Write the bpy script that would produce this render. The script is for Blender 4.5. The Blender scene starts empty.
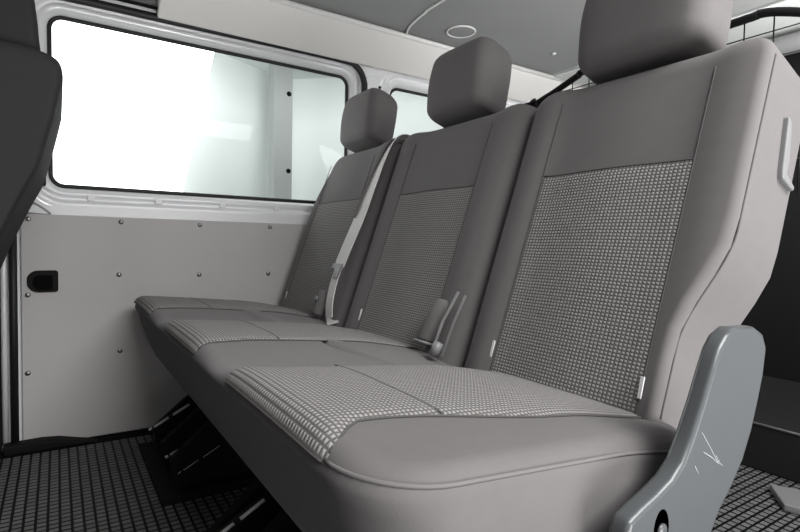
import bpy, bmesh, math, random
from mathutils import Vector, Matrix
random.seed(4)
SC = bpy.context.scene
COL = SC.collection
R = math.radians

# ------------------------------------------------------------------ materials
def mat(name, color, rough=.6, metal=0., spec=.5, emit=None, estr=0.):
    m = bpy.data.materials.new(name); m.use_nodes = True
    b = m.node_tree.nodes['Principled BSDF']
    b.inputs['Base Color'].default_value = (*color, 1)
    b.inputs['Roughness'].default_value = rough
    b.inputs['Metallic'].default_value = metal
    b.inputs['Specular IOR Level'].default_value = spec
    if emit:
        b.inputs['Emission Color'].default_value = (*emit, 1)
        b.inputs['Emission Strength'].default_value = estr
    return m

def nd(m, t, **kw):
    n = m.node_tree.nodes.new(t)
    for k, v in kw.items(): setattr(n, k, v)
    return n

def lk(m, a, b): m.node_tree.links.new(a, b)

def noise_tint(m, color, scale=60, amt=.12, bump=.0, bscale=900, bdist=.0006):
    """fine procedural variation of the base colour and a fine grain bump"""
    b = m.node_tree.nodes['Principled BSDF']
    tc = nd(m, 'ShaderNodeTexCoord')
    n = nd(m, 'ShaderNodeTexNoise'); n.inputs['Scale'].default_value = scale; n.inputs['Detail'].default_value = 5
    r = nd(m, 'ShaderNodeMapRange'); r.inputs['To Min'].default_value = 1-amt; r.inputs['To Max'].default_value = 1+amt
    mul = nd(m, 'ShaderNodeVectorMath', operation='SCALE'); mul.inputs[0].default_value = color
    lk(m, tc.outputs['Object'], n.inputs['Vector']); lk(m, n.outputs['Fac'], r.inputs['Value'])
    lk(m, r.outputs['Result'], mul.inputs['Scale']); lk(m, mul.outputs['Vector'], b.inputs['Base Color'])
    if bump:
        n2 = nd(m, 'ShaderNodeTexNoise'); n2.inputs['Scale'].default_value = bscale; n2.inputs['Detail'].default_value = 2
        bp = nd(m, 'ShaderNodeBump'); bp.inputs['Strength'].default_value = bump; bp.inputs['Distance'].default_value = bdist
        lk(m, tc.outputs['Object'], n2.inputs['Vector']); lk(m, n2.outputs['Fac'], bp.inputs['Height'])
        lk(m, bp.outputs['Normal'], b.inputs['Normal'])
    return m

FAB = (.150, .140, .140)
M = {}
M['fabric'] = noise_tint(mat('plain grey seat fabric', FAB, .92, spec=.2), FAB, 40, .06, .35)
b = M['fabric'].node_tree.nodes['Principled BSDF']
b.inputs['Sheen Weight'].default_value = .08; b.inputs['Sheen Roughness'].default_value = .5

def check_mat(name, base, dark, light, p):
    m = mat(name, base, .93, spec=.15)
    b = m.node_tree.nodes['Principled BSDF']
    uv = nd(m, 'ShaderNodeUVMap')
    sep = nd(m, 'ShaderNodeSeparateXYZ'); lk(m, uv.outputs['UV'], sep.inputs[0])
    def wave(sock, p, ph=0.):
        a = nd(m, 'ShaderNodeMath', operation='MULTIPLY_ADD'); a.inputs[1].default_value = 2*math.pi/p; a.inputs[2].default_value = ph
        s = nd(m, 'ShaderNodeMath', operation='SINE'); lk(m, sock, a.inputs[0]); lk(m, a.outputs[0], s.inputs[0])
        return s.outputs[0]
    su, sv = wave(sep.outputs['X'], p), wave(sep.outputs['Y'], p*.85)
    mx = nd(m, 'ShaderNodeMath', operation='MINIMUM'); lk(m, su, mx.inputs[0]); lk(m, sv, mx.inputs[1])
    ns = nd(m, 'ShaderNodeTexNoise'); ns.inputs['Scale'].default_value = 180; lk(m, uv.outputs['UV'], ns.inputs['Vector'])
    ad0 = nd(m, 'ShaderNodeMath', operation='ADD'); ad0.inputs[1].default_value = .55; lk(m, mx.outputs[0], ad0.inputs[0])
    ad = nd(m, 'ShaderNodeMath', operation='MULTIPLY_ADD'); ad.inputs[1].default_value = .7; lk(m, ns.outputs['Fac'], ad.inputs[0]); lk(m, ad0.outputs[0], ad.inputs[2])
    rp = nd(m, 'ShaderNodeValToRGB')
    rp.color_ramp.elements[0].position = .05; rp.color_ramp.elements[0].color = (*dark, 1)
    rp.color_ramp.elements[1].position = .95; rp.color_ramp.elements[1].color = (*light, 1)
    lk(m, ad.outputs[0], rp.inputs['Fac']); lk(m, rp.outputs['Color'], b.inputs['Base Color'])
    bp = nd(m, 'ShaderNodeBump'); bp.inputs['Strength'].default_value = .5; bp.inputs['Distance'].default_value = .0012
    lk(m, mx.outputs[0], bp.inputs['Height']); lk(m, bp.outputs['Normal'], b.inputs['Normal'])
    return m
M['check'] = check_mat('small check seat fabric', (.2, .19, .185), (.125, .12, .117), (.36, .345, .338), .0066)
M['check_far'] = M['check']
M['seam'] = mat('seam thread', (.10, .094, .094), .9, spec=.1)
M['xseam'] = mat('insert cross seam', (.15, .143, .14), .9, spec=.1)
M['piping'] = mat('piping', (.17, .16, .16), .85, spec=.2)
M['charcoal'] = noise_tint(mat('charcoal seat fabric', (.035, .034, .034), .95, spec=.15), (.035, .034, .034), 50, .08, .3)
M['bracket'] = noise_tint(mat('blue grey plastic', (.088, .094, .098), .30, spec=.6), (.088, .094, .098), 30, .04, .12, 700, .0004)
M['scratch'] = mat('scratch', (.36, .38, .39), .5)
M['greyplastic'] = mat('pale grey plastic', (.21, .21, .21), .45)
M['black'] = mat('black plastic', (.007, .007, .007), .6, spec=.15)
M['blackmetal'] = mat('black painted steel', (.010, .010, .010), .35)
M['matte'] = mat('matte black steel', (.010, .010, .010), .8, spec=.15)
M['strip'] = mat('painted lever strip shine', (.55, .55, .55), .35)  # pale non-metal colour stands in for the shine of the steel strips
M['rubber'] = mat('black rubber', (.010, .010, .010), .55)
M['steel'] = mat('bright steel', (.75, .75, .75), .22, 1.)
M['darksteel'] = mat('dull steel', (.30, .30, .30), .4, 1.)
M['silver'] = mat('silver paint', (.90, .90, .91), .25, .08)
M['hardboard'] = noise_tint(mat('grey hardboard', (.55, .53, .52), .7, spec=.25), (.55, .53, .52), 6, .035, .1, 500, .0004)
M['belt'] = noise_tint(mat('pale grey webbing', (.72, .70, .69), .7), (.72, .70, .69), 200, .06, .3, 1500, .0004)
M['beltdark'] = mat('mid grey webbing', (.16, .155, .155), .75)
M['label'] = mat('white cloth label', (.75, .75, .75), .8)
M['trim'] = noise_tint(mat('light grey roof trim', (.86, .84, .81), .6, spec=.3), (.86, .84, .81), 3, .02, .06, 500, .0004)
M['trimedge'] = mat('pale trim edge', (.92, .91, .89), .5)
M['headliner'] = noise_tint(mat('grey headliner', (.34, .345, .34), .85, spec=.2), (.34, .345, .34), 4, .03, .2, 600, .0005)
M['rearroof'] = mat('pale rear roof lining', (.66, .68, .66), .6)
M['studio'] = mat('white studio paint', (.72, .755, .745), .8)
M['studioroof'] = mat('pale grey studio ceiling', (.60, .63, .62), .8)
M['post'] = mat('pale grey post', (.30, .315, .31), .6)
M['hole'] = mat('black hole plug', (.004, .004, .004), .8, spec=.05)
M['glow_panel'] = mat('white emissive sheet', (.9, .9, .9), .6, emit=(1, 1, 1), estr=2.6)
M['bare'] = mat('dark bare floor', (.012, .012, .012), .95, spec=.05)
M['rear'] = mat('black rear trim', (.006, .006, .006), .7, spec=.2)
M['rear2'] = mat('dark rear step', (.018, .018, .018), .6, spec=.2)

def glass_mat():
    m = bpy.data.materials.new('window glass'); m.use_nodes = True
    nt = m.node_tree; nt.nodes.clear()
    o = nt.nodes.new('ShaderNodeOutputMaterial'); t = nt.nodes.new('ShaderNodeBsdfTransparent')
    g = nt.nodes.new('ShaderNodeBsdfGlossy'); x = nt.nodes.new('ShaderNodeMixShader')
    t.inputs['Color'].default_value = (.97, .985, .98, 1); g.inputs['Roughness'].default_value = .02
    x.inputs['Fac'].default_value = .005
    nt.links.new(t.outputs[0], x.inputs[1]); nt.links.new(g.outputs[0], x.inputs[2]); nt.links.new(x.outputs[0], o.inputs['Surface'])
    return m
M['glass'] = glass_mat()

def mat_floor():
    m = mat('ribbed rubber floor mat', (.03, .03, .03), .55, spec=.2)
    b = m.node_tree.nodes['Principled BSDF']
    tc = nd(m, 'ShaderNodeTexCoord'); mp = nd(m, 'ShaderNodeMapping')
    mp.inputs['Rotation'].default_value = (0, 0, R(90))
    br = nd(m, 'ShaderNodeTexBrick'); br.offset = .0; br.squash = 1
    br.inputs['Scale'].default_value = 1; br.inputs['Brick Width'].default_value = .0215; br.inputs['Row Height'].default_value = .0190
    br.inputs['Mortar Size'].default_value = .0030; br.inputs['Mortar Smooth'].default_value = .25; br.inputs['Bias'].default_value = 0
    br.inputs['Color1'].default_value = (.16, .16, .16, 1); br.inputs['Color2'].default_value = (.12, .12, .12, 1); br.inputs['Mortar'].default_value = (.003, .003, .003, 1)  # glare on the black rubber stud tops is put into the paler colours
    lk(m, tc.outputs['Object'], mp.inputs['Vector']); lk(m, mp.outputs['Vector'], br.inputs['Vector'])
    lk(m, br.outputs['Color'], b.inputs['Base Color'])
    bp = nd(m, 'ShaderNodeBump', invert=True); bp.inputs['Strength'].default_value = .9; bp.inputs['Distance'].default_value = .004
    lk(m, br.outputs['Fac'], bp.inputs['Height']); lk(m, bp.outputs['Normal'], b.inputs['Normal'])
    return m
M['mat'] = mat_floor()

# ------------------------------------------------------------------ object helpers
def mesh_obj(name, verts, faces, m, parent=None, smooth=True, uvs=None, bevel=0, kind=None, auto=None):
    me = bpy.data.meshes.new(name)
    me.from_pydata([tuple(v) for v in verts], [], faces); me.update()
    bm = bmesh.new(); bm.from_mesh(me); bmesh.ops.recalc_face_normals(bm, faces=bm.faces) if uvs is None else None
    bm.to_mesh(me); bm.free()
    me.materials.append(m)
    if uvs is not None:
        l = me.uv_layers.new(name='UVMap')
        for p in me.polygons:
            for li in p.loop_indices: l.data[li].uv = uvs[me.loops[li].vertex_index]
    for p in me.polygons: p.use_smooth = smooth
    if auto is not None: me.set_sharp_from_angle(angle=R(auto))
    o = bpy.data.objects.new(name, me); COL.objects.link(o)
    if parent is not None: o.parent = parent
    if bevel:
        bv = o.modifiers.new('bevel', 'BEVEL'); bv.width = bevel; bv.segments = 3; bv.limit_method = 'ANGLE'; bv.angle_limit = R(35)
        for p in me.polygons: p.use_smooth = True
        wn = o.modifiers.new('wn', 'WEIGHTED_NORMAL'); wn.keep_sharp = True
    if kind: o['kind'] = kind
    return o

def empty(name, loc, label, cat, group=None):
    o = bpy.data.objects.new(name, None); COL.objects.link(o); o.location = loc
    o.empty_display_size = .05
    o['label'] = label; o['category'] = cat
    if group: o['group'] = group
    return o

def tag(o, label, cat, group=None):
    o['label'] = label; o['category'] = cat
    if group: o['group'] = group
    return o

class MB:
    """collects shapes into ONE mesh"""
    def __init__(s): s.v, s.f = [], []
    def add(s, v, f):
        n = len(s.v); s.v += [Vector(q) for q in v]; s.f += [tuple(i+n for i in q) for q in f]; return s
    def box(s, lo, hi, M_=None):
        (a, b, c), (d, e, g) = lo, hi
        v = [(a,b,c),(d,b,c),(d,e,c),(a,e,c),(a,b,g),(d,b,g),(d,e,g),(a,e,g)]
        if M_: v = [M_ @ Vector(q) for q in v]
        return s.add(v, [(3,2,1,0),(4,5,6,7),(0,1,5,4),(1,2,6,5),(2,3,7,6),(3,0,4,7)])
    def tube(s, pts, r, n=10, closed=False, flat=1.0, up=None):
        pts = [Vector(p) for p in pts]; N = len(pts); v = []
        U = None
        for i, p in enumerate(pts):
            a = pts[(i-1) % N] if (closed or i) else p; c = pts[(i+1) % N] if (closed or i < N-1) else p
            t = (c-a).normalized()
            if U is None:
                ref = Vector(up) if up else (Vector((0,0,1)) if abs(t.z) < .9 else Vector((1,0,0)))
                U = (ref - t*ref.dot(t)).normalized()
            else: U = (U - t*U.dot(t)).normalized()
            W = t.cross(U)
            for k in range(n):
                an = 2*math.pi*k/n; v.append(p + U*r*math.cos(an)*flat + W*r*math.sin(an))
        f = []
        for i in range(N if closed else N-1):
            j = (i+1) % N
            for k in range(n):
                l = (k+1) % n; f.append((i*n+k, i*n+l, j*n+l, j*n+k))
        if not closed:
            f.append(tuple(reversed(range(n)))); f.append(tuple((N-1)*n+k for k in range(n)))
        return s.add(v, f)
    def prism(s, prof, ax, a, b):
        """extrude a closed 2-D outline along an axis (0:x with (y,z), 1:y with (x,z), 2:z with (x,y))"""
        n = len(prof)
        def P(q, t): return (t, q[0], q[1]) if ax == 0 else ((q[0], t, q[1]) if ax == 1 else (q[0], q[1], t))
        v = [P(q, a) for q in prof] + [P(q, b) for q in prof]
        f = [tuple(range(n)), tuple(reversed(range(n, 2*n)))] + [(i, (i+1) % n, n+(i+1) % n, n+i) for i in range(n)]
        return s.add(v, f)
    def loft(s, rings, cap=True):
        n = len(rings[0]); v = [q for r_ in rings for q in r_]
        f = [(i*n+k, i*n+(k+1) % n, (i+1)*n+(k+1) % n, (i+1)*n+k) for i in range(len(rings)-1) for k in range(n)]
        if cap: f += [tuple(reversed(range(n))), tuple((len(rings)-1)*n+k for k in range(n))]
        return s.add(v, f)
    def obj(s, name, m, parent=None, **kw): return mesh_obj(name, s.v, s.f, m, parent, **kw)

def disc(c, nrm, r, h, n=20):
    """short cylinder standing on c along nrm"""
    nrm = Vector(nrm).normalized(); ref = Vector((0,0,1)) if abs(nrm.z) < .9 else Vector((1,0,0))
    U = (ref - nrm*ref.dot(nrm)).normalized(); W = nrm.cross(U); c = Vector(c)
    ring = lambda rr, hh: [c+nrm*hh+(U*math.cos(2*math.pi*k/n)+W*math.sin(2*math.pi*k/n))*rr for k in range(n)]
    return MB().loft([ring(r, 0), ring(r, h*.6), ring(r*.75, h)])

def smooth_path(pts, sub=8, closed=False):
    """Catmull-Rom through the points"""
    P = [Vector(p) for p in pts]; N = len(P); out = []
    for i in range(N if closed else N-1):
        p0 = P[(i-1) % N] if (closed or i) else P[0]; p1 = P[i]; p2 = P[(i+1) % N]
        p3 = P[(i+2) % N] if (closed or i+2 < N) else P[-1]
        for k in range(sub):
            t = k/sub
            out.append(.5*((2*p1)+(p2-p0)*t+(2*p0-5*p1+4*p2-p3)*t*t+(3*p1-p0-3*p2+p3)*t**3))
    if not closed: out.append(P[-1])
    return out

def rrect(a0, b0, a1, b1, r, n=8):
    """rounded rectangle outline in 2-D; r = one radius or four (a0b0, a1b0, a1b1, a0b1)"""
    if not isinstance(r, (tuple, list)): r = [r]*4
    out = []
    for (ca, cb, sa, sb, st, rr) in ((a0,b0,1,1,180,r[0]),(a1,b0,-1,1,270,r[1]),(a1,b1,-1,-1,0,r[2]),(a0,b1,1,-1,90,r[3])):
        for k in range(n+1):
            an = R(st+90*k/n); out.append((ca+sa*rr+rr*math.cos(an), cb+sb*rr+rr*math.sin(an)))
    return out

def sstep(a, b, x):
    t = min(1, max(0, (x-a)/(b-a))); return t*t*(3-2*t)

# ------------------------------------------------------------------ the bench
bench = empty('bench_seat', (.77, .45, 0), 'three-seat grey fabric bench with checked inserts, headrests and a grey plastic side bracket', 'bench seat')
INV = Matrix.Translation(-Vector((.77, .45, 0)))
def bpart(o, parent):
    return o
def bobj(mb_or_obj):
    return mb_or_obj

# everything of the bench is modelled in world coordinates and parented with the inverse of the parent's place
def adopt(o, root):
    o.parent = root
    top = root
    while top.parent is not None: top = top.parent
    if root.parent is None: o.matrix_parent_inverse = Matrix.Translation(-root.location)
    return o

RK = R(19.0)
EH = Vector((0, math.sin(RK), math.cos(RK))); ED = Vector((0, -math.cos(RK), math.sin(RK))); EX = Vector((1, 0, 0))
CR = Vector((0, .656, .383))
def B(x, h, d): return CR + EX*x + EH*h + ED*d

def pad(xl, xr, h0, h1, d0, d1, rx, rtop, rbot, front=None, n=7, rows=14, rxf=None, shear=0):
    """upholstered pad: rounded box in the backrest frame; xl/xr may be functions of h; front(x, h) adds to the front face"""
    fl = xl if callable(xl) else (lambda h: xl); fr = xr if callable(xr) else (lambda h: xr)
    rxf = rxf or rx
    lev = []
    for k in range(8):
        a = R(90*k/8); lev.append((h0+rbot-rbot*math.cos(a), rbot*(1-math.sin(a))))
    for k in range(rows+1): lev.append((h0+rbot+(h1-rtop-h0-rbot)*k/rows, 0))
    for k in range(1, 11):
        a = R(90*k/10); lev.append((h1-rtop+rtop*math.sin(a), rtop*(1-math.cos(a))))
    rings = []
    for h, ins in lev:
        L, Rr = fl(h)+ins*.9, fr(h)-ins*.9; a, bq = d0+ins*.8, d1-ins*.8
        r1 = max(.006, min(rx, (bq-a)*.48)); r2 = max(.006, min(rxf, (bq-a)*.48))
        o = rrect(L, a, Rr, bq, (r1, r1, r2, r2), n)
        # subdivide the front run so it can be shaped
        ring = []
        for i, q in enumerate(o):
            ring.append(q); nx = o[(i+1) % len(o)]
            if abs(nx[0]-q[0]) > .05:
                for k in range(1, 24): ring.append((q[0]+(nx[0]-q[0])*k/24, q[1]+(nx[1]-q[1])*k/24))
        pts = []
        for x, d in ring:
            if front and d > (a+bq)/2: d += front(x, h)*(d-(a+bq)/2)/((bq-a)/2)
            pts.append(B(x, h, d+shear*(h-.585)))
        rings.append(pts)
    return MB().loft(rings)

def front_fn(L, Rr, ia, ib):
    """bolsters: raised ridges between the insert and the sides"""
    def f(x, h):
        v = 0
        for c, e in ((ia, L), (ib, Rr)):
            m_ = c+(e-c)*.42; w = abs(e-c)*.42
            v += (.006 if e > 1.4 else .012)*math.exp(-((x-m_)/w)**2)
        v += .006*math.exp(-((x-(ia+ib)/2)/(.35*(ib-ia)))**2)*(1-sstep(.45, .55, h))
        return v
    return f

SEATS = [ # name, left, right, insert left/right, thickness
    ('far', .035, .505, .085, .395), ('mid', .520, 1.015, .615, .915), ('near', 1.032, 1.462, 1.112, 1.392)]
HT = .572; TH = .125
backs = []
for nm, L, Rr, ia, ib in SEATS:
    fr = (lambda h, Rr=Rr: Rr-.045*(1-sstep(.10, .27, h))) if nm == 'near' else Rr
    fl = (lambda h, L=L: L+.05*sstep(.30, .58, h)) if nm == 'far' else L
    ff = front_fn(L, Rr, ia, ib)
    p = pad(fl, fr, -.07, HT, -(.165 if nm == 'near' else TH), 0, .03, .045, .03, ff, rxf=.013 if nm == 'near' else .028)
    o = adopt(p.obj('backrest', M['fabric']), bench); backs.append(o)
    # checked insert laid into the front
    h0, h1 = -.025, (.373 if nm != 'far' else .375)
    nx_, nh = 30, 30; V, F, UV = [], [], []
    for j in range(nh+1):
        for i in range(nx_+1):
            u, v = i/nx_, j/nh; x = ia+(ib-ia)*u; h = h0+(h1-h0)*v
            e = min(u, 1-u, v*1.0, 1-v); off = .0022*sstep(0, .03, e)+.0002
            V.append(B(x, h, ff(x, h)+off)); UV.append((x, h))
    for j in range(nh):
        for i in range(nx_):
            a = j*(nx_+1)+i; F.append((a, a+1, a+nx_+2, a+nx_+1))
    ins = mesh_obj('backrest_insert', V, F, M['check'], None, uvs=UV); ins.parent = o
    ins['label'] = 'small-check fabric insert'
    # seams: round the insert, up to the top, and down the near side
    sm = MB()
    for xx in (ia, ib):
        sm.tube([B(xx, h, ff(xx, h)+.0004) for h in [-.025+(HT-.05+.025)*k/30 for k in range(31)]], .0013, 6)
    sm.tube([B(ia+(ib-ia)*k/20, h1, ff(ia+(ib-ia)*k/20, h1)+.0006) for k in range(21)], .0013, 6)
    if nm == 'near':
        sm.tube([B(fr(h)+.0003, h, -.014) for h in [.0+.53*k/40 for k in range(41)]], .0016, 6)
    so = sm.obj('seam', M['seam']); so.parent = o
    # little cloth labels sewn into the insert seam near the crease
    for xx, hh in ([(ia-.008, .037)] + ([(ib+.002, .036)] if nm == 'near' else [])):
        lb = MB(); 
        lb.loft([[B(xx-.0025, hh-.018, .005), B(xx+.0025, hh-.018, .005), B(xx+.0025, hh-.018, .0075), B(xx-.0025, hh-.018, .0075)],
                 [B(xx-.0025, hh+.012, .007), B(xx+.0025, hh+.012, .007), B(xx+.0025, hh+.012, .0095), B(xx-.0025, hh+.012, .0095)]])
        lo = lb.obj('cloth_label', M['label'], smooth=False); lo.parent = o

# headrests
for nm, xa, xb in (('far', .130, .352), ('mid', .640, .868), ('near', 1.124, 1.370)):
    c = (xa+xb)/2
    def taper(h, s, c=c, w=(xb-xa)/2): return c+s*(w-.009*sstep(.67, .775, h)-.004*(1-sstep(.57, .64, h)))
    def hf(x, h, c=c): return .014*math.exp(-((h-.68)/.09)**2)-.012*((x-c)/.12)**4
    p = pad(lambda h: taper(h, -1), lambda h: taper(h, 1), 582e-3, .756, -.074, .028, .026, .036, .022, hf, rows=12, shear=.15)
    o = adopt(p.obj('headrest', M['fabric']), bench)
    sm = MB()
    for sgn in (1,):
        sm.tube([B(taper(h, sgn)-.002, h, -.022+.15*(h-.585)) for h in [.607+.100*k/24 for k in range(25)]], .0016, 6)
    so = sm.obj('seam', M['seam']); so.parent = o
    for xx in (c-.06, c+.06):
        t = MB().tube([B(xx, .50, -.05), B(xx, .62, -.05)], .006, 10).obj('headrest_post', M['steel'])
        t.parent = o

# cushion ---------------------------------------------------------
CX0, CX1, CY0, CY1 = .05, 1.482, .186, .700
RE = .028
def ztop(y): return .432-.0985*(y-.19)-.013*sstep(.48, .68, y)
def crown(x, y):
    v = 0
    for nm, L, Rr, ia, ib in SEATS:
        c = (ia+ib)/2
        v += .009*math.exp(-((x-c)/.15)**4)*math.exp(-((y-.42)/.26)**4)
    v -= .010*math.exp(-((x-.51)/.05)**2)+.010*math.exp(-((x-1.023)/.05)**2)
    v += .003*math.exp(-((x-1.43)/.035)**2)*sstep(.22, .30, y)
    return v
def zbot(y): return .236+.165*(y-.19)
def lean(y, t): return .062*(1-t)**1.3*max(0, 1-(y-CY0)/.25)
def outline(ins):
    return rrect(CX0+ins, CY0+ins, CX1-ins, CY1-ins, [max(.012, r_-ins) for r_ in (.075, .080, .085, .04)], 10)
def dens(o):
    out = []
    for i, q in enumerate(o):
        out.append(q); nx = o[(i+1) % len(o)]; L = math.hypot(nx[0]-q[0], nx[1]-q[1])
        if L > .06:
            k_ = 48 if L > .8 else 16
            for k in range(1, k_): out.append((q[0]+(nx[0]-q[0])*k/k_, q[1]+(nx[1]-q[1])*k/k_))
    return out
base_o = dens(outline(.0))
def inset_pt(q, s):
    """move an outline point towards the cushion's middle line by s"""
    mx_ = min(max(q[0], CX0+.24), CX1-.24); c = Vector((mx_, .446)); v = Vector(q)-c
    L = v.length
    return c+v*max(0, (L-s)/L)
rings = []
def ring_at(ins, zf):
    r_ = []
    for q in base_o:
        p = inset_pt(q, ins); r_.append(zf(p.x, p.y))
    return r_
for t, ins in ((0, .03), (.03, .012), (.1, .004), (.22, .0), (.4, -.003), (.6, -.005), (.72, -.003)):
    def zf(x, y, t=t):
        yy = y+lean(y, t); return Vector((x, yy, zbot(y)+(ztop(y)-RE-zbot(y))*t/.8 if t < .8 else 0))
    rings.append(ring_at(ins, zf))
for k in range(0, 9):
    a = R(90*k/8); ins = RE*(1-math.sin(math.pi/2-a)) if False else RE*(1-math.cos(a)); drop = RE*(1-math.sin(a))
    fade = math.sin(a)
    rings.append(ring_at(ins, lambda x, y, drop=drop, fade=fade: Vector((x, y, ztop(y)-drop+crown(x, y)*fade))))
for s in (.05, .07, .095, .12, .15, .18, .21, .235):
    rings.append(ring_at(s, lambda x, y: Vector((x, y, ztop(y)+crown(x, y)))))
cushion = adopt(MB().loft(rings).obj('seat_cushion', M['fabric']), bench)
def S(x, y, off=0):
    """a point on the cushion's top, rolling over the front edge"""
    d = y-CY0
    if d < RE:
        dd = max(0, RE-d); drop = RE-math.sqrt(max(0, RE*RE-dd*dd)); fd = 1-drop/RE
        nrm = Vector((0, -dd/RE, max(0.02, 1-drop/RE))).normalized()
    else: drop = 0; fd = 1; nrm = Vector((0, .1, 1)).normalized()
    return Vector((x, y, ztop(y)-drop+crown(x, y)*fd))+nrm*off
def cchild(o):
    o.parent = cushion; return o
ins_edges = [(.085, .395, None), (.612, .905, None), (1.085, 1.388, 'near')]
for ia, ib, k_ in ins_edges:
    nx_, ny_ = 32, 44; V, F, UV = [], [], []
    def edge(y):
        if not k_: return ib-.02*sstep(.19, .30, y)+.0
        return 1.402-.040*sstep(.19, .245, y)+.040*sstep(.26, .50, y)
    def ledge(y): return ia+.03*sstep(.19, .28, y)-.0
    for j in range(ny_+1):
        y = .1885+(.674-.1885)*(j/ny_)**1.25
        for i in range(nx_+1):
            u = i/nx_; x = ledge(y)+(edge(y)-ledge(y))*u
            e = min(u, 1-u); off = .0035*sstep(0, .05, e)+.0009
            V.append(S(x, y, off)); UV.append((x, y))
    for j in range(ny_):
        for i in range(nx_):
            a = j*(nx_+1)+i; F.append((a, a+1, a+nx_+2, a+nx_+1))
    o = cchild(mesh_obj('seat_insert', V, F, M['check'], None, uvs=UV)); o['label'] = 'small-check fabric insert on the cushion'
    sm = MB()
    xs_ = MB().tube([S(ledge(.338)+(edge(.338)-ledge(.338))*k/24, .338, .0040) for k in range(25)], .0012, 6)
    cchild(xs_.obj('cross_seam', M['xseam']))
    sm.tube([S(edge(y), y, .0012) for y in [.194+(.66-.194)*k/30 for k in range(31)]], .0014, 6)
    cchild(sm.obj('seam', M['seam']))
pp = MB()
pl = []
for q in base_o:
    if q[0] > 1.30 and q[1] < .64:
        p = inset_pt(q, .004); pl.append((p.x, p.y))
pl = [p for p in pl if not (p[0] < 1.36 and p[1] > .3)]
pl.sort(key=lambda p: p[1] if p[0] > 1.45 or p[1] > .25 else p[1]-.0)
pts = [Vector((x, y, ztop(y)-.0132)) for x, y in pl if x > 1.385]
pp.tube(pts, .0022, 8)
cchild(pp.obj('piping', M['piping']))

# side bracket: profile in (y, z), inner face against the cushion end
prof = [(.420,.345),(.426,.360),(.446,.367),(.470,.374),(.494,.383),(.512,.396),(.528,.419),(.547,.452),(.562,.482),(.573,.502),(.586,.515),(.604,.522),(.650,.520),(.671,.511),(.682,.494),(.677,.462),(.668,.435),(.655,.402),(.637,.371),(.612,.345),(.588,.325),(.572,.303),(.566,.27),(.585,.20),(.60,.10),(.61,.012),(.50,.012),(.47,.10),(.44,.20),(.424,.28)]
br = adopt(MB().prism(prof, 0, 1.513, 1.533).obj('side_bracket', M['bracket'], bevel=.0055), bench); br['label'] = 'blue-grey plastic side bracket with a scratch'
bl = disc((1.5328, .476, .338), (1, 0, 0), .0075, .003); x = bl.obj('bolt', M['bracket']); x.parent = br
bl = MB().loft([[(1.5331, .476+.013*math.cos(a)*k, .338+.021*math.sin(a)*k) for a in [2*math.pi*i/20 for i in range(20)]] for k in (1, .9)])
x = bl.obj('bolt_recess', M['black']); x.parent = br
sc_ = MB()
for pts in ([(.543,.420),(.558,.404),(.577,.383),(.589,.376)], [(.548,.399),(.565,.390),(.581,.379)], [(.532,.388),(.539,.379)], [(.574,.390),(.581,.379),(.580,.384)]):
    sc_.tube([(1.5331, a, b_) for a, b_ in pts], .0006, 6)
x = sc_.obj('scratch', M['scratch']); x.parent = br
# recliner pull on the outer edge of the near backrest
rp_ = [(.878, .798), (.888, .789), (.886, .735), (.880, .716), (.907, .699), (.903, .692), (.866, .708), (.866, .722)]
adopt(MB().prism(rp_, 0, 1.452, 1.470).obj('recliner_pull', M['greyplastic'], smooth=False, bevel=.003), bench)

# steel underframe with black folding feet
uf = MB()
uf.box((.10, .30, .235), (1.47, .33, .262)); uf.box((.10, .60, .27), (1.47, .63, .30))
adopt(uf.obj('under_frame', M['blackmetal'], smooth=False, bevel=.003), bench)
for fx in (.40, 1.02):
    ft = MB()
    ft.box((fx-.23, .19, .004), (fx+.15, .56, .022))
    for sx in (-.16, -.03, .09):
        ft.prism([(.225, .02), (.50, .02), (.53, .26), (.44, .265), (.30, .16), (.215, .09)], 0, fx+sx, fx+sx+.022)
    ft.box((fx-.16, .40, .13), (fx+.11, .43, .25))
    fo = adopt(ft.obj('floor_foot', M['matte'], smooth=False, bevel=.004), bench)
    for k, (dx, y0, z0, y1, z1) in enumerate(((-.10, .200, .097, .305, .152), (.01, .222, .058, .315, .095), (.10, .235, .050, .335, .100))):
        lv = MB(); lx = fx+dx
        dv = Vector((0, y1-y0, z1-z0)); nv = Vector((0, -dv.z, dv.y)).normalized()
        a0, a1 = Vector((lx, y0, z0)), Vector((lx, y1, z1))
        prof_ = [a0-nv*.028+dv*.1, a0-nv*.004-dv*.02, a0+nv*.004, a1+nv*.006, a1+dv*.25-nv*.01, a1-nv*.05]
        lv.prism([(p.y, p.z) for p in prof_], 0, lx-.011, lx+.011)
        lo = lv.obj('latch_lever', M['black'], smooth=False, bevel=.004); lo.parent = fo
        ss = MB()
        for (t0, t1) in ((.0, .07), (.12, .46), (.56, .96)):
            p0, p1 = a0+dv*t0+nv*.0055, a0+dv*t1+nv*.0065
            ss.tube([p0+Vector((.009, 0, 0)), p1+Vector((.009, 0, 0))], .0034, 8)
        so = ss.obj('steel_strip', M['strip']); so.parent = fo
    st = MB().tube([(fx+.105, .47, .02), (fx+.105, .43, .20), (fx+.105, .40, .24)], .004, 8).obj('stay_rod', M['darksteel']); st.parent = fo

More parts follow.
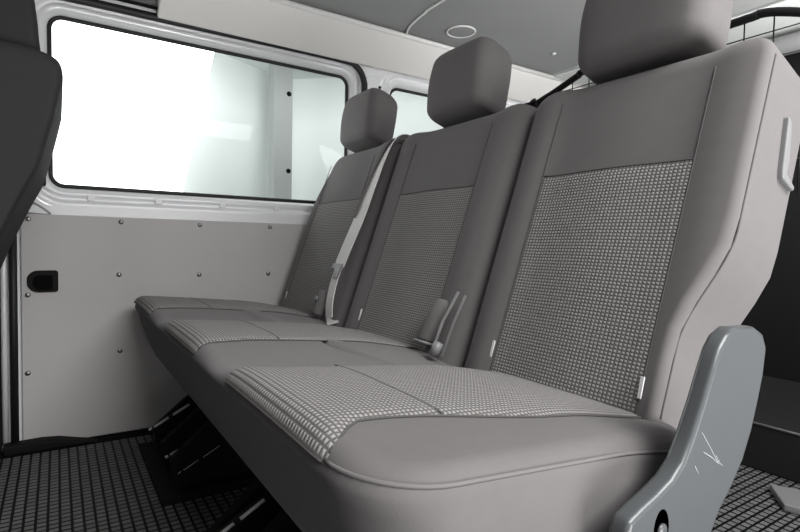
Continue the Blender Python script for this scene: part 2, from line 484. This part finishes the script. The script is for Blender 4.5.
# ------------------------------------------------------------------ seat belt and buckles
belt = empty('seat_belt', B(.46, .3, .02), 'pale grey seat belt hanging down between the far and middle backrests', 'seat belt')
def ribbon(path, width, th, twist=None, sides=None):
    """thin strap of real thickness along (x, h, d) points; width vector tilts with sides"""
    P = [Vector(p) for p in path]; rings = []
    for i, p in enumerate(P):
        t = (P[min(i+1, len(P)-1)]-P[max(i-1, 0)]).normalized()
        a = R(twist[i]) if twist else 0
        w = Vector((1, 0, 0)); w = (w-t*w.dot(t)).normalized(); nrm = t.cross(w).normalized()
        wv = w*math.cos(a)+nrm*math.sin(a); nv = t.cross(wv).normalized()
        W = width[i] if isinstance(width, list) else width
        rings.append([p-wv*W/2-nv*th/2, p+wv*W/2-nv*th/2, p+wv*W/2+nv*th/2, p-wv*W/2+nv*th/2])
    return MB().loft(rings)
def plan(pts, n=6): return smooth_path([B(*p) for p in pts], n)
def adopt2(o, root): o.parent = root; o.matrix_parent_inverse = Matrix.Translation(-root.location); return o
pp_ = plan([(.512, .530, -.05), (.508, .562, -.028), (.498, .548, .008), (.486, .49, .022), (.480, .40, .028), (.474, .30, .030), (.462, .22, .032), (.450, .155, .032)])
tw = [30-26*sstep(0, 30, i) for i in range(len(pp_))]
wd = [.046+.024*sstep(4, 20, i) for i in range(len(pp_))]
adopt2(ribbon(pp_, wd, .0022, tw).obj('webbing', M['belt'], smooth=True, auto=40), belt)
pp_ = plan([(.512, .530, -.045), (.508, .560, -.024), (.490, .545, .014), (.470, .47, .026), (.458, .39, .030), (.448, .30, .032)])
adopt2(ribbon(pp_, .012, .0025, [55]*len(pp_)).obj('webbing_edge', M['beltdark'], smooth=True, auto=40), belt)
pp_ = plan([(.448, .150, .030), (.454, .10, .034), (.462, .04, .030), (.472, -.004, .018), (.495, -.006, .012)])
adopt2(ribbon(pp_, .040, .0022).obj('webbing_lower', M['belt'], smooth=True, auto=40), belt)
tg = MB(); tg.loft([[B(.424, .158, .034), B(.480, .158, .034), B(.480, .158, .040), B(.424, .158, .040)], [B(.426, .140, .036), B(.478, .140, .036), B(.478, .140, .043), B(.426, .140, .043)]])
adopt2(tg.obj('tongue_slot', M['greyplastic'], smooth=False, bevel=.002), belt)
tg = MB(); tg.loft([[B(.446, .142, .037), B(.482, .142, .037), B(.482, .142, .043), B(.446, .142, .043)], [B(.452, .112, .038), B(.478, .112, .038), B(.478, .112, .042), B(.452, .112, .042)]])
adopt2(tg.obj('tongue', M['darksteel'], smooth=False, bevel=.002), belt)

def buckle(x, h0, h1, label, tilt=.0, r=.019):
    root = empty('seat_belt_buckle', B(x, h0, .01), label, 'seat belt buckle', None)
    rings = []
    for t, s in ((0, .6), (.02, .9), (.08, 1), (.6, .95), (.95, .8), (1, .5)):
        c = B(x+tilt*t, h0+(h1-h0)*t, .026)
        rings.append([c+EX*r*s*math.cos(a)+ED*r*.8*s*math.sin(a) for a in [2*math.pi*k/18 for k in range(18)]])
    adopt2(MB().loft(rings).obj('sleeve', M['fabric']), root)
    return root
bk = buckle(.925, .012, .105, 'dark padded buckle sleeve beside the middle backrest, near the crease', .024, .020)
c0 = B(.926, .010, .026)
adopt2(MB().tube([c0+EX*.022*math.cos(a)+ED*.018*math.sin(a) for a in [2*math.pi*k/20 for k in range(20)]], .003, 8, closed=True).obj('end_ring', M['greyplastic']), bk)
bk2 = empty('seat_belt_stalk', B(.99, .0, .01), 'thin metal belt stalk in the gap beside the near backrest', 'seat belt buckle')
adopt2(ribbon([B(.968, .004, .030), B(.978, .06, .034), B(1.000, .125, .034)], .006, .003, [40]*3).obj('blade', M['steel'], smooth=False), bk2)
adopt2(ribbon([B(1.000, -.006, .030), B(1.008, .06, .032), B(1.018, .120, .030)], .005, .003, [60]*3).obj('blade', M['darksteel'], smooth=False), bk2)
cap = MB().tube([B(.985, -.010, .040), B(.992, .018, .040)], .010, 12); adopt2(cap.obj('end_cap', M['greyplastic']), bk2)
bk3 = buckle(.395, .0, .075, 'small dark buckle standing in the far seat crease beside the belt', .0, .020)
adopt2(disc(B(.395, .045, .042), ED, .009, .004).obj('button', M['darksteel']), bk3)

# ------------------------------------------------------------------ load guard behind the near seat
guard = empty('load_guard', (1.176, 1.03, .6), 'black tube load guard with wire grid behind the near backrest', 'load guard')
gy = 1.02
top = [(.846, .60), (.846, .945), (.862, .966), (.92, .983), (.985, 1.004), (1.02, 1.010), (1.33, 1.012), (1.362, 1.014), (1.40, 1.005), (1.47, .976), (1.492, .966), (1.505, .945), (1.505, .60)]
gp = smooth_path([(x_, gy, z_) for x_, z_ in top], 6)
adopt2(MB().tube(gp, .0075, 12).obj('tube_frame', M['blackmetal']), guard)
wm = MB()
def gtop(x_):
    for (a, za), (b_, zb) in zip(top[1:-1], top[2:-1]):
        if a <= x_ <= b_: return za+(zb-za)*(x_-a)/max(1e-6, b_-a)
    return .95
for k in range(14):
    x_ = .878+.0462*k
    if x_ < 1.50: wm.tube([(x_, gy, .70), (x_, gy, gtop(x_))], .0013, 6)
for k in range(6):
    z_ = .978-.044*k
    xs = [x_ for x_ in [.850+.005*i for i in range(131)] if gtop(x_) >= z_]
    wm.tube([(xs[0], gy, z_), (xs[-1], gy, z_)], .0013, 6)
adopt2(wm.obj('wire_grid', M['blackmetal']), guard)
adopt2(MB().box((.828, gy-.012, .955), (.868, gy+.012, .972)).obj('clamp', M['black'], smooth=False, bevel=.003), guard)

# ------------------------------------------------------------------ setting: floor, walls, windows
def structure(o, name=None): o['kind'] = 'structure'; return o
fl = MB().box((-.06, -1.2, -.06), (1.9, 2.3, 0)).obj('floor', M['bare'], smooth=False); structure(fl)
fm = MB()
fm.box((.062, -.8, .0), (1.66, 1.6, .004))
tag(fm.obj('floor_mat', M['mat'], smooth=False), 'black rubber floor mat with small raised rectangular studs under the bench', 'floor mat')

# left wall: a body side with two window openings, built as a sheet with depth
WX = -.014
W1 = (-.070, .692, .985, 1.292)    # outer border of window 1 opening (y0,z0,y1,z1)
W2 = (1.070, .692, 2.05, 1.288)
wl = MB()
def wall_ring(win, border, r_in=.075):
    """fills between a rounded window opening and a rectangular border"""
    inn = rrect(*win, r_in, 10); n = len(inn)
    y0, z0, y1, z1 = border; cy, cz = (win[0]+win[2])/2, (win[1]+win[3])/2
    out = []
    for (y, z) in inn:
        dy, dz = y-cy, z-cz
        s = min(((y1 if dy > 0 else y0)-cy)/dy if abs(dy) > 1e-6 else 1e9, ((z1 if dz > 0 else z0)-cz)/dz if abs(dz) > 1e-6 else 1e9)
        out.append((cy+dy*s, cz+dz*s))
    V = [(WX, *q) for q in inn]+[(WX, *q) for q in out]+[(WX-.03, *q) for q in inn]+[(WX-.03, *q) for q in out]
    F = []
    for i in range(n):
        j = (i+1) % n
        F += [(i, j, n+j, n+i), (2*n+i, 3*n+i, 3*n+j, 2*n+j), (i, 2*n+i, 2*n+j, j), (n+i, n+j, 3*n+j, 3*n+i)]
    wl.add(V, F)
wall_ring(W1, (-.092, -.02, 1.03, 1.42)); wall_ring(W2, (1.03, -.02, 2.30, 1.42))
wl.box((WX-.03, -1.2, -.02), (WX, -.0922, 1.42))
wl.box((WX-.0312, -.0922, -.02), (WX-.0008, 1.04, .685)).box((WX-.0312, 1.02, -.02), (WX-.0008, 2.30, .685))
structure(wl.obj('wall_left', M['silver'], smooth=False))

def window(idx, G, r, prof, name_label):
    """G = glass outline (y0,z0,y1,z1); prof = list of (outward, x)"""
    rings = []
    for off, x_ in prof:
        rings.append([(x_, *q) for q in rrect(G[0]-off, G[1]-off, G[2]+off, G[3]+off, r+off, 12)])
    n = len(rings[0]); V = [q for r_ in rings for q in r_]
    F = [(i*n+k, i*n+(k+1) % n, (i+1)*n+(k+1) % n, (i+1)*n+k) for i in range(len(rings)-1) for k in range(n)]
    w = mesh_obj('window_%d' % idx, V, F, M['silver'], None); structure(w)
    o = rrect(*G, r, 12)
    MB().prism(o, 0, -.060, -.056).obj('glass_pane', M['glass'], w, smooth=False)
    MB().tube([(-.053, *q) for q in o], .0065, 8, closed=True).obj('glass_seal', M['rubber'], w)
    return w
PR = [(.001, -.056), (.006, -.050), (.010, -.034), (.016, -.026), (.024, -.024), (.031, -.026), (.034, -.034), (.040, -.034), (.043, -.022), (.047, -.013), (.055, -.012), (.066, -.012)]
w1 = window(1, (-.016, .755, .948, 1.245), .035, PR, '')
w2 = window(2, (1.145, .755, 2.0, 1.243), .04, PR, '')
# clips on the frame
for y_ in (.085, .27, .47, .66):
    MB().box((-.030, y_-.010, .715), (-.0215, y_+.010, .733)).obj('frame_clip', M['silver'], w1, smooth=False, bevel=.002)
for y_ in (.06, .36, .60, .78):
    MB().box((-.030, y_-.014, 1.268), (-.0215, y_+.014, 1.272)).obj('frame_clip', M['silver'], w1, smooth=False, bevel=.001)
# black weather strip over the top and down both ends
ws = smooth_path([(-.006, -.092, .80), (-.006, -.092, 1.15), (-.006, -.080, 1.255), (-.006, -.05, 1.284), (-.006, .05, 1.290), (-.006, .3, 1.291), (-.006, .6, 1.293), (-.006, .90, 1.293), (-.006, .965, 1.280), (-.006, .998, 1.235), (-.006, 1.003, 1.15), (-.006, 1.003, .70)], 8)
t_ = MB().tube(ws, .012, 10, flat=.8).obj('trim_1', M['rubber']); structure(t_)
MB().tube([(WX+.001, *q) for q in rrect(1.012, .70, 1.115, 1.262, .03, 6)], .003, 6, closed=True).obj('pillar_emboss', M['silver'], bpy.data.objects['wall_left'])
disc((WX, 1.075, 1.222), (1, 0, 0), .006, .004).obj('pillar_screw', M['black'], bpy.data.objects['wall_left'])
# raised triangular pressing under the front corner of the window
tri = smooth_path([(WX+.001, -.072, .700), (WX+.001, -.050, .697), (WX+.001, -.018, .672), (WX+.001, -.030, .668), (WX+.001, -.070, .672), (WX+.001, -.078, .688)], 5, True)
MB().tube(tri, .0028, 6, closed=True).obj('triangular_pressing', M['darksteel'], bpy.data.objects['wall_left'])
# front pillar strips at the door edge
structure(MB().tube([(.002, -.104, .02), (.002, -.104, .72)], .010, 10).obj('trim_2', M['rubber']))
structure(MB().tube([(-.012, -.126, .02), (-.012, -.126, .80)], .008, 12).obj('trim_3', M['silver']))
structure(MB().tube([(-.012, -.160, .02), (-.012, -.160, .60)], .010, 12).obj('trim_4', M['silver']))
structure(MB().box((-.03, -.147, .0), (-.002, -.134, .80)).obj('trim_5', M['rear'], smooth=False))
structure(MB().box((-.03, -1.2, .0), (-.004, -.175, 1.3)).obj('trim_6', M['rear'], smooth=False))
structure(MB().box((-.016, -.052, .748), (-.002, -.026, .87)).obj('trim_7', M['rear'], smooth=False, bevel=.006))
# dark sill moulding where the panel meets the floor
sp = MB()
sp.prism([(-.13, .0), (.10, .0), (.05, .012), (.0, .026), (-.04, .030), (-.13, .028)], 0, -.002, .04)
structure(sp.obj('trim_8', M['rear'], smooth=False, bevel=.008))

# grey lining panel with rivets and pull cup
panel = empty('side_panel', (0, .4, .01), 'grey hardboard lining panel with small rivets under the long side window', 'wall panel')
o = rrect(-.086, .006, 1.25, .668, (.004, .004, .012, .016), 5)
adopt2(MB().prism(o, 0, -.0135, 0).obj('board', M['hardboard'], smooth=False, bevel=.0015), panel)
rv = [(-.068, .654), (.162, .654), (.391, .653), (.627, .654), (.86, .654), (.156, .494), (.389, .490), (.622, .490), (-.071, .440), (-.073, .218), (.158, .26), (.39, .26)]
for (y_, z_) in rv:
    adopt2(disc((0, y_, z_), (1, 0, 0), .0068, .0045, 14).obj('rivet', M['darksteel']), panel)
cup = rrect(-.073, .447, .001, .509, (.028, .008, .008, .026), 7)
co = adopt2(MB().prism(cup, 0, 0, .007).obj('pull_cup', M['black'], smooth=False, bevel=.003), panel)
cup2 = rrect(-.060, .453, -.012, .496, (.02, .006, .006, .018), 7)
x = MB().prism(cup2, 0, .007, .0078).obj('finger_recess', M['hole'], smooth=False); x.parent = co

# roof: side trim, pale ridge, headliner, cross seam, lamp
cl = MB().box((-.044, -1.2, 1.405), (1.74, 1.93, 1.44)).obj('ceiling', M['headliner'], smooth=False); structure(cl)
rt = MB()
pr_ = [(-.012, 1.300), (.000, 1.288), (.012, 1.286), (.045, 1.312), (.082, 1.350), (.104, 1.378), (.112, 1.394), (.104, 1.404), (.06, 1.40), (-.012, 1.36)]
rt.prism(pr_, 1, .262, 2.25)
structure(rt.obj('trim_9', M['trim'], smooth=False, bevel=.006))
structure(MB().tube([(.110, .262, 1.392), (.110, 2.25, 1.392)], .0095, 10).obj('trim_10', M['trimedge']))
structure(MB().tube(smooth_path([(.112, 1.115, 1.400), (.18, 1.085, 1.400), (.30, 1.065, 1.400), (.45, 1.058, 1.400), (1.6, 1.058, 1.400)], 6), .004, 8).obj('trim_11', M['trimedge']))
structure(MB().box((.085, 1.93, 1.388), (1.74, 2.30, 1.40)).obj('trim_12', M['rearroof'], smooth=False, bevel=.006))
structure(MB().tube([(.0, 2.17, 1.335), (1.9, 2.17, 1.335)], .035, 16).obj('trim_13', M['greyplastic']))
# bare roof rail showing in front of the trim
structure(MB().tube([(.004, -.4, 1.330), (.004, .30, 1.330)], .011, 12).obj('trim_14', M['greyplastic']))
structure(MB().tube([(.012, -.4, 1.312), (.012, .30, 1.312)], .005, 12).obj('trim_15', M['rear']))
structure(MB().tube([(.012, -.4, 1.366), (.012, .30, 1.366)], .016, 12).obj('trim_16', M['greyplastic']))
lamp = empty('ceiling_lamp', (.248, 1.27, 1.402), 'round flush ceiling lamp with a pale ring in the headliner', 'ceiling lamp')
adopt2(MB().tube([(.248+.052*math.cos(a), 1.27+.052*math.sin(a), 1.401) for a in [2*math.pi*k/40 for k in range(40)]], .0035, 8, closed=True).obj('ring', M['trimedge']), lamp)
adopt2(disc((.248, 1.27, 1.402), (0, 0, -1), .050, .003, 36).obj('lens', M['headliner']), lamp)
tag(disc((.30, 1.723, 1.402), (0, 0, -1), .009, .005, 16).obj('roof_clip', M['trimedge']), 'tiny pale round clip in the headliner between the headrests', 'clip')

# rear end
structure(MB().box((-.06, -1.26, 0), (1.74, -1.2, 1.44)).obj('wall_front_block', M['rear'], smooth=False))  # unseen wall, added to keep ambient light off the forward-facing sides
structure(MB().box((-.06, 2.26, 0), (1.9, 2.30, 1.37)).obj('wall_rear', M['rear'], smooth=False))
step = MB().box((.30, 1.60, .004), (1.9, 2.26, .128))
st = step.obj('trim_17', M['rear2'], smooth=False, bevel=.004); structure(st)
structure(MB().tube([(.30, 1.60, .131), (1.9, 1.60, .131)], .004, 8).obj('trim_18', M['darksteel']))
pl_ = MB().prism([(1.235, 1.49), (1.30, 1.40), (1.42, 1.43), (1.36, 1.56)], 2, .004, .022)
tag(pl_.obj('floor_plate', M['greyplastic'], smooth=False, bevel=.004), 'small grey plate lying on the rubber floor behind the bench', 'plate')

# ------------------------------------------------------------------ dark front seat at the left edge
fs = empty('front_seat', (.42, -.2, 0), 'dark charcoal front seat seen from the side at the left edge, against the window', 'seat')
def side_pad(prof, x0, x1, rad, name, m):
    """pillow: profile in (y,z) closed, rounded towards both ends"""
    P = [Vector(p) for p in prof]; n = len(P); c = sum(P, Vector((0, 0)))/n
    P = [Vector((p.x, p.y)) for p in smooth_path([(q.x, q.y, 0) for q in P], 5, True)]
    rings = []
    K = 7
    def ring(x_, ins):
        rr = sum((p-c).length for p in P)/len(P)
        out = [(x_, *(c+(p-c)*(1-ins/rr))) for p in P]
        return out
    for k in range(K+1):
        a = R(90*k/K); rings.append(ring(x0+rad*(1-math.cos(a)), rad*(1-math.sin(a))*.8))
    for k in range(K+1):
        a = R(90*(K-k)/K); rings.append(ring(x1-rad*(1-math.cos(a)), rad*(1-math.sin(a))*.8))
    def shrink(ring_, k):
        cc = sum((Vector(q) for q in ring_), Vector((0, 0, 0)))/len(ring_)
        return [cc+(Vector(q)-cc)*k for q in ring_]
    rings = [shrink(rings[0], k) for k in (.02, .35, .7, .9)]+rings+[shrink(rings[-1], k) for k in (.9, .7, .35, .02)]
    return adopt2(MB().loft(rings).obj(name, m), fs)
side_pad([(-.20, .32), (-.150, .42), (-.118, .52), (-.092, .59), (-.054, .68), (-.029, .735), (-.012, .80), (.006, .88), (.011, .915), (.002, .942), (-.030, .955), (-.075, .960), (-.125, .950), (-.165, .86), (-.20, .70), (-.25, .50), (-.27, .34)], .17, .62, .035, 'backrest', M['charcoal'])
side_pad([(-.030, .968), (-.028, 1.0), (-.036, 1.08), (-.052, 1.14), (-.085, 1.165), (-.125, 1.15), (-.140, 1.08), (-.135, 1.0), (-.115, .966), (-.07, .962)], .27, .54, .03, 'headrest', M['charcoal'])
side_pad([(-.20, .30), (-.20, .40), (-.30, .43), (-.55, .45), (-.70, .44), (-.72, .38), (-.68, .30), (-.40, .27)], .17, .62, .03, 'seat', M['charcoal'])
adopt2(MB().box((.22, -.66, .0), (.57, -.24, .30)).obj('base', M['black'], smooth=False, bevel=.02), fs)
for xx in (.34, .47): adopt2(MB().tube([(xx, -.080, .93), (xx, -.084, 1.0)], .006, 8).obj('headrest_post', M['darksteel']), fs)

# ------------------------------------------------------------------ studio outside the window
structure(MB().box((-4.0, -2.6, -.5), (-.4, 3.2, -.45)).obj('floor_outside', M['studio'], smooth=False))
c = (-1.6, 1.28)
# two walls meeting in a corner behind the post
def slab(p, q, z0, z1, th, name):
    p, q = Vector(p), Vector(q); d = (q-p).normalized(); nn = Vector((d.y, -d.x))
    if nn.dot(Vector((1, 0))) > 0: nn = -nn
    pr = [tuple(p), tuple(q), tuple(q+nn*th), tuple(p+nn*th)]
    return structure(MB().prism(pr, 2, z0, z1).obj(name, M['studio'], smooth=False))
slab((-1.6, 1.28), (-1.10, .30), -.45, 1.685, .05, 'wall_outside_front')
slab((-1.6, 1.28), (-.7, 2.22), -.45, 1.685, .05, 'wall_outside_back')
structure(MB().box((-2.2, -1.4, 1.685), (-.3, 3.0, 1.72)).obj('ceiling_outside', M['studioroof'], smooth=False))
post = empty('studio_post', (-1.25, 1.12, -.45), 'pale grey post with two black plugs standing outside the long window', 'post')
adopt2(MB().box((-1.30, 1.067, -.45), (-1.20, 1.178, 1.66)).obj('shaft', M['post'], smooth=False, bevel=.003), post)
for z_ in (1.478, 1.024, .57):
    adopt2(disc((-1.20, 1.155, z_), (1, 0, 0), .0145, .003).obj('plug', M['hole']), post)
# glowing white sheet standing for the bright area outside, its edge slanting
sbx = empty('glowing_panel', (-1.0, 0, .3), 'large glowing white panel outside the left half of the long window', 'light panel')
def lp(y, z, x_=-1.0): return (x_, y, z)
adopt2(MB().prism([(-1.6, .1), (.42, .1), (.527, .842), (.684, 1.60), (.69, 1.66), (-1.6, 1.66)], 0, -1.03, -1.0).obj('glow_sheet', M['glow_panel'], smooth=False), sbx)

# ------------------------------------------------------------------ light
def area(name, loc, target, sx, sy, power, col=(1, 1, 1)):
    l = bpy.data.lights.new(name, 'AREA'); l.shape = 'RECTANGLE'; l.size = sx; l.size_y = sy; l.energy = power; l.color = col
    o = bpy.data.objects.new(name, l); COL.objects.link(o); o.location = loc
    o.rotation_euler = (Vector(target)-Vector(loc)).to_track_quat('-Z', 'Y').to_euler()
    return o
area('door_daylight', (2.80, .72, 2.0), (.7, .6, .5), 1.6, 1.1, 82)
gb = area('ground_bounce', (3.0, .9, .10), (.5, .85, 1.75), 1.3, .9, 16); gb.data.spread = R(95)
area('studio_light', (-.5, 1.0, 1.62), (-1.3, 1.2, .8), .7, 1.2, 7)
area('rear_fill', (1.5, 1.7, 1.1), (1.0, 2.1, 1.4), .4, .4, 9)  # added fill lamp inside the van, brightens the rear roof lining

w = bpy.data.worlds.new('world'); SC.world = w; w.use_nodes = True
w.node_tree.nodes['Background'].inputs['Color'].default_value = (1, 1, 1, 1)
w.node_tree.nodes['Background'].inputs['Strength'].default_value = .35

# ------------------------------------------------------------------ camera
yaw, pitch, roll = R(33.22), R(-2.46), R(1.11)
F0 = Vector((-math.cos(yaw), math.sin(yaw), 0)); R0 = Vector((math.sin(yaw), math.cos(yaw), 0)); U0 = Vector((0, 0, 1))
Fw = F0*math.cos(pitch)+U0*math.sin(pitch); Up = U0*math.cos(pitch)-F0*math.sin(pitch)
Rt = R0*math.cos(roll)+Up*math.sin(roll); U2 = Up*math.cos(roll)-R0*math.sin(roll)
cam = bpy.data.cameras.new('camera'); co = bpy.data.objects.new('camera', cam); COL.objects.link(co)
mw = Matrix(((Rt.x, U2.x, -Fw.x, 1.8), (Rt.y, U2.y, -Fw.y, 0), (Rt.z, U2.z, -Fw.z, .605), (0, 0, 0, 1)))
co.matrix_world = mw
cam.sensor_width = 36; cam.lens = 523.2*36/800; cam.clip_start = .02
SC.camera = co
SC.view_settings.view_transform = 'Standard'; SC.view_settings.look = 'None'; SC.view_settings.gamma = 1; SC.view_settings.use_curve_mapping = False
SC.view_settings.exposure = 0
